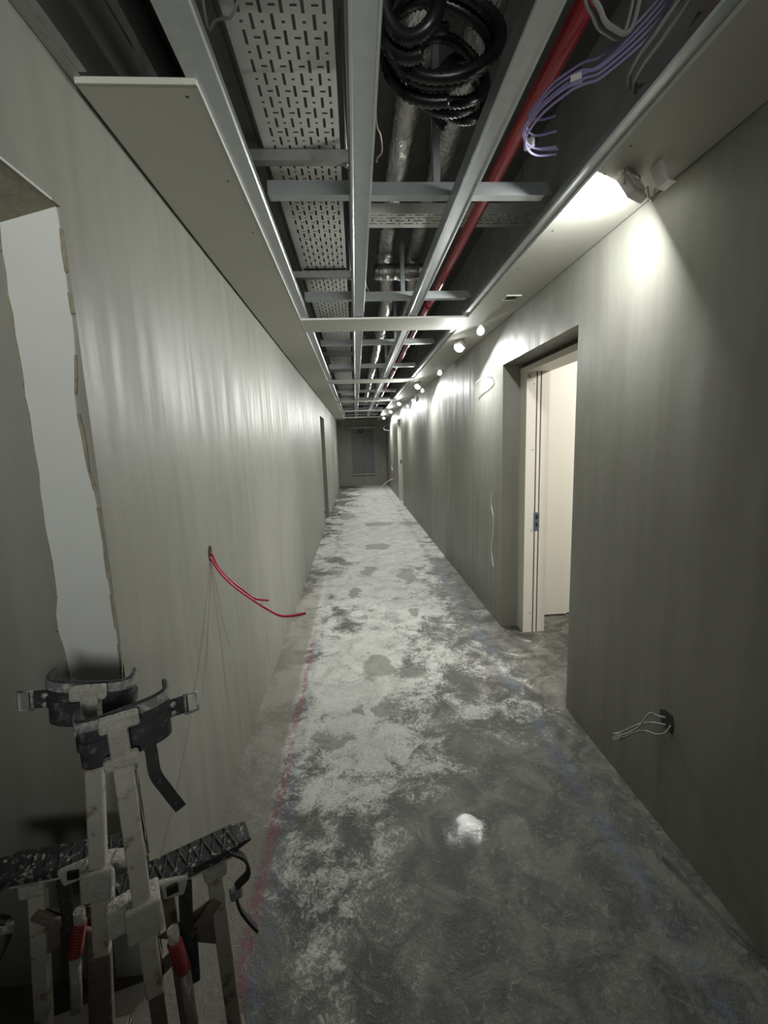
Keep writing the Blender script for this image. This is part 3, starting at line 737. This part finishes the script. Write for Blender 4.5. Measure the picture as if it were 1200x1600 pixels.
# ---------------------------------------------------------------- drywall stilts leaning by the left opening
def stilt(origin, toe, label, lean, tube_top, PZ, side, tail):
    """toe: unit direction of the foot in plan; calf tube at the origin, foot plate set back on the far side"""
    e = empty('drywall_stilt', (origin[0], origin[1], 0), label, 'stilt', 'pair of drywall stilts')
    t = Vector((toe[0], toe[1], 0)).normalized(); u = Vector((0, 0, 1)); p = Vector((-t.y, t.x, 0))
    if p.y < 0: p = -p            # away from the camera
    W = lambda a, c, z: t * a + p * c + u * z
    Z = .64
    # foot plate
    b = MB(); b.obox(W(.075, .062, PZ), t, p, u, .125, .036, .011)
    for k in range(19): b.obox(W(-.045 + .013 * k, .062, PZ + .0115), t, (p * .9 + t * (.25 if k % 2 else -.25)).normalized(), u, .0028, .034, .002)
    b.prism([(.198, PZ - .008), (.232, PZ + .002), (.232, PZ + .008), (.198, PZ + .011)], 'y', -.03, .03)

    b.bm.verts.ensure_lookup_table()
    for v in list(b.bm.verts)[-8:]: v.co = W(v.co.x, .062 + v.co.y, v.co.z)
    fp = b.build('foot_plate', 'tread', e, .002)
    b = MB(); b.obox(W(.075, .062, PZ - .016), t, p, u, .11, .03, .005); b.build('plate_frame', 'dusty_alu', fp)
    # heel bracket
    b = MB()
    b.obox(W(-.053, .062, PZ + .012), t, p, u, .004, .038, .022); b.build('heel_cup', 'dustymetal', e, .002)
    # calf tube, with clamp at foot level
    b = MB(); b.beam(W(0, 0, Z - .26), W(0, 0, tube_top - .02), .034, .024, p); b.build('calf_tube', 'dusty_alu', e, .004)
    b = MB(); b.obox(W(0, .008, Z - .06), t, p, u, .033, .03, .04); b.obox(W(.05, .022, Z - .05), (t * .94 - u * .3).normalized(), p, (u * .94 + t * .3).normalized(), .036, .006, .022); b.obox(W(-.045, .01, Z - .045), t, p, u, .02, .02, .03); b.build('tube_clamp', 'caked', e, .007)
    b = MB(); b.obox(W(.056, .0145, Z - .05), t, p, u, .012, .003, .011); b.build('clamp_bolt', 'black', e, .002)
    # legs: heel leg continues below the calf tube, toe leg under the toe
    b = MB(); b.beam(W(-.0, .012, .045), W(0, .012, Z - .22), .030, .022, p); b.build('lower_leg', 'brownalu', e, .004)
    b = MB(); b.beam(W(.155, .07, .045), W(.145, .062, PZ - .012), .034, .026, p); b.build('lower_leg', 'dusty_alu', e, .004)
    b = MB(); b.beam(W(.05, .085, .045), W(.045, .085, PZ - .02), .026, .022, p); b.build('lower_leg', 'brownalu', e, .004)
    b = MB(); b.obox(W(.147, .05, PZ - .035), t, p, u, .026, .018, .026); b.build('leg_knuckle', 'caked', e, .008)
    # swing arm and link plates
    b = MB(); b.beam(W(.15, .05, Z - .17), W(.055, .045, Z - .245), .028, .012, p); b.beam(W(.055, .045, Z - .245), W(.01, .03, Z - .25), .03, .012, p); b.build('link_arm', 'brownalu', e, .004)
    b = MB(); b.prism([(.015, Z - .20), (.13, Z - .30), (.155, Z - .28), (.155, Z - .17)], 'y', 0, .004)
    for v in b.bm.verts: v.co = W(v.co.x, .06 + v.co.y, v.co.z)
    b.build('link_plate', 'brownalu', e)
    b = MB(); b.beam(W(.082, .03, PZ - .02), W(.072, .03, Z - .21), .028, .012, p); b.beam(W(.075, .03, Z - .2), W(.07, .03, Z - .33), .038, .014, p); b.build('swing_strut', 'strap', e, .004)
    # red spring with caps
    n = 110; pts = []
    for i in range(n + 1):
        a = 2 * PI * 11 * i / n; h = i / n
        pts.append(W(.047 + .013 * math.cos(a) + .012 * (1 - h), .012 + .013 * math.sin(a), Z - .265 + .09 * h))
    b = MB(); b.tube(pts, .0032, 6); sp = b.build('spring', 'springred', e)
    b = MB(); b.tube([W(.047, .012, Z - .19), W(.047, .012, Z - .145)], .012, 12); b.tube([W(.06, .012, Z - .26), W(.062, .012, Z - .42)], .012, 12); b.build('spring_rod', 'caked', sp)
    # base
    b = MB(); b.obox(W(.075, .055, .03), t, p, u, .10, .045, .009); b.obox(W(-.0, .012, .042), t, p, u, .024, .018, .012); b.obox(W(.155, .07, .042), t, p, u, .024, .018, .012); bp = b.build('base_plate', 'brownalu', e, .003)
    b = MB(); b.obox(W(.075, .055, .0115), t, p, u, .105, .05, .0105); b.build('rubber_sole', 'black', bp, .003)
    # calf cuff: a U of padding with two steel bands, open at the back
    zc = tube_top - .045
    def ring(a0, a1, rx, ry, n=22):
        return [(rx * math.copysign(abs(math.cos(a)) ** .62, math.cos(a)), ry * math.copysign(abs(math.sin(a)) ** .62, math.sin(a))) for a in [a0 + (a1 - a0) * k / n for k in range(n + 1)]]
    R = ring(PI * .90, PI * 2.10, .080, .040)
    def shell(z0, z1, off, th, Rr=R):
        b = MB(); vs = []
        for x, y in Rr:
            L = math.hypot(x, y); k0, k1 = (L + off) / L, (L + off + th) / L
            vs.append([b.bm.verts.new(W(.012 + x * k, .052 + y * k, z + x * .10)) for k in (k0, k1) for z in (z0, z1)])
        fs = []
        for A_, B2 in zip(vs, vs[1:]):
            for i, j in ((0, 1), (3, 2), (2, 0), (1, 3)): fs.append(b.bm.faces.new([A_[i], A_[j], B2[j], B2[i]]))
        fs += [b.bm.faces.new([vs[0][i] for i in (0, 1, 3, 2)]), b.bm.faces.new([vs[-1][i] for i in (0, 2, 3, 1)])]
        return b
    cf = shell(zc - .055, zc + .05, -.004, .006).build('calf_cuff', 'padding', e)
    shell(zc + .026, zc + .046, .002, .0035).build('cuff_band', 'dustymetal', cf)
    shell(zc - .018, zc + .002, .002, .0035).build('cuff_band', 'padding', cf)
    # yoke joining the cuff to the tube
    b = MB(); b.obox(W(.004, -.006, zc + .034), t, p, u, .034, .009, .016); b.obox(W(0, -.010, zc - .005), t, p, u, .017, .009, .04); b.obox(W(0, -.010, zc - .045), t, p, u, .03, .011, .013)
    b.build('cuff_yoke', 'caked', e, .006)
    # straps and buckles at both ends of the cuff
    for sg in (side,):
        b = MB(); b.obox(W(.012 + sg * .092, .045, zc - .01 + sg * .01), t, p, u, .026, .003, .019); st = b.build('cuff_strap', 'strap', e)
        for dz in (-.01, .01):
            b = MB(); b.lathe(W(.012 + sg * .088, .0405, zc - .01 + sg * .01 + dz), [(.0075, 0), (.006, .003), (.002, .0045)], -p, 10)
            b.build('rivet', 'dustymetal', st)
        b = MB(); x0, x1 = .112, .136
        c = [W(.012 + sg * a, .042, zc - .01 + sg * .01 + z) for a, z in ((x0, -.022), (x1, -.02), (x1, .022), (x0, .022), (x0, -.022))]
        b.tube(c, .0035, 6); b.build('buckle', 'dustymetal', st)
    # loose strap end hanging from the cuff
    if tail:
      b = MB(); path = smooth([W(.045, .06, zc - .04), W(.05, .055, zc - .09), W(.052, .05, zc - .14), W(.07, .05, zc - .19), W(.092, .05, zc - .245)], 5)
      for a, c in zip(path, path[1:]): b.beam(a, c, .024, .003, p)
      b.build('loose_strap', 'strap', e)
    # toe strap
    b = MB(); path = smooth([W(.18, .03, PZ + .005), W(.21, .015, PZ - .02), W(.213, .01, PZ - .06), W(.185, .015, PZ - .085), W(.185, .012, PZ - .13), W(.20, .005, PZ - .17), W(.22, .0, PZ - .21)], 5)
    for a, c in zip(path, path[1:]): b.beam(a, c, .006, .02, p)
    ts = b.build('toe_strap', 'strap', e)
    b = MB(); b.obox(W(.183, .012, PZ - .095), t, p, u, .014, .008, .014); b.build('strap_buckle', 'dustymetal', ts, .004)
    e.rotation_euler = lean
    return e


stilt((-.485, .80), (.89, .46), 'front drywall stilt, caked in plaster, toe pointing right', (0, 0, 0), 1.035, .597, 1, True)
stilt((-.682, .89), (-.97, -.22), 'rear drywall stilt with toe pointing left into the opening', (0, math.radians(5.5), 0), 1.055, .588, 1, False)
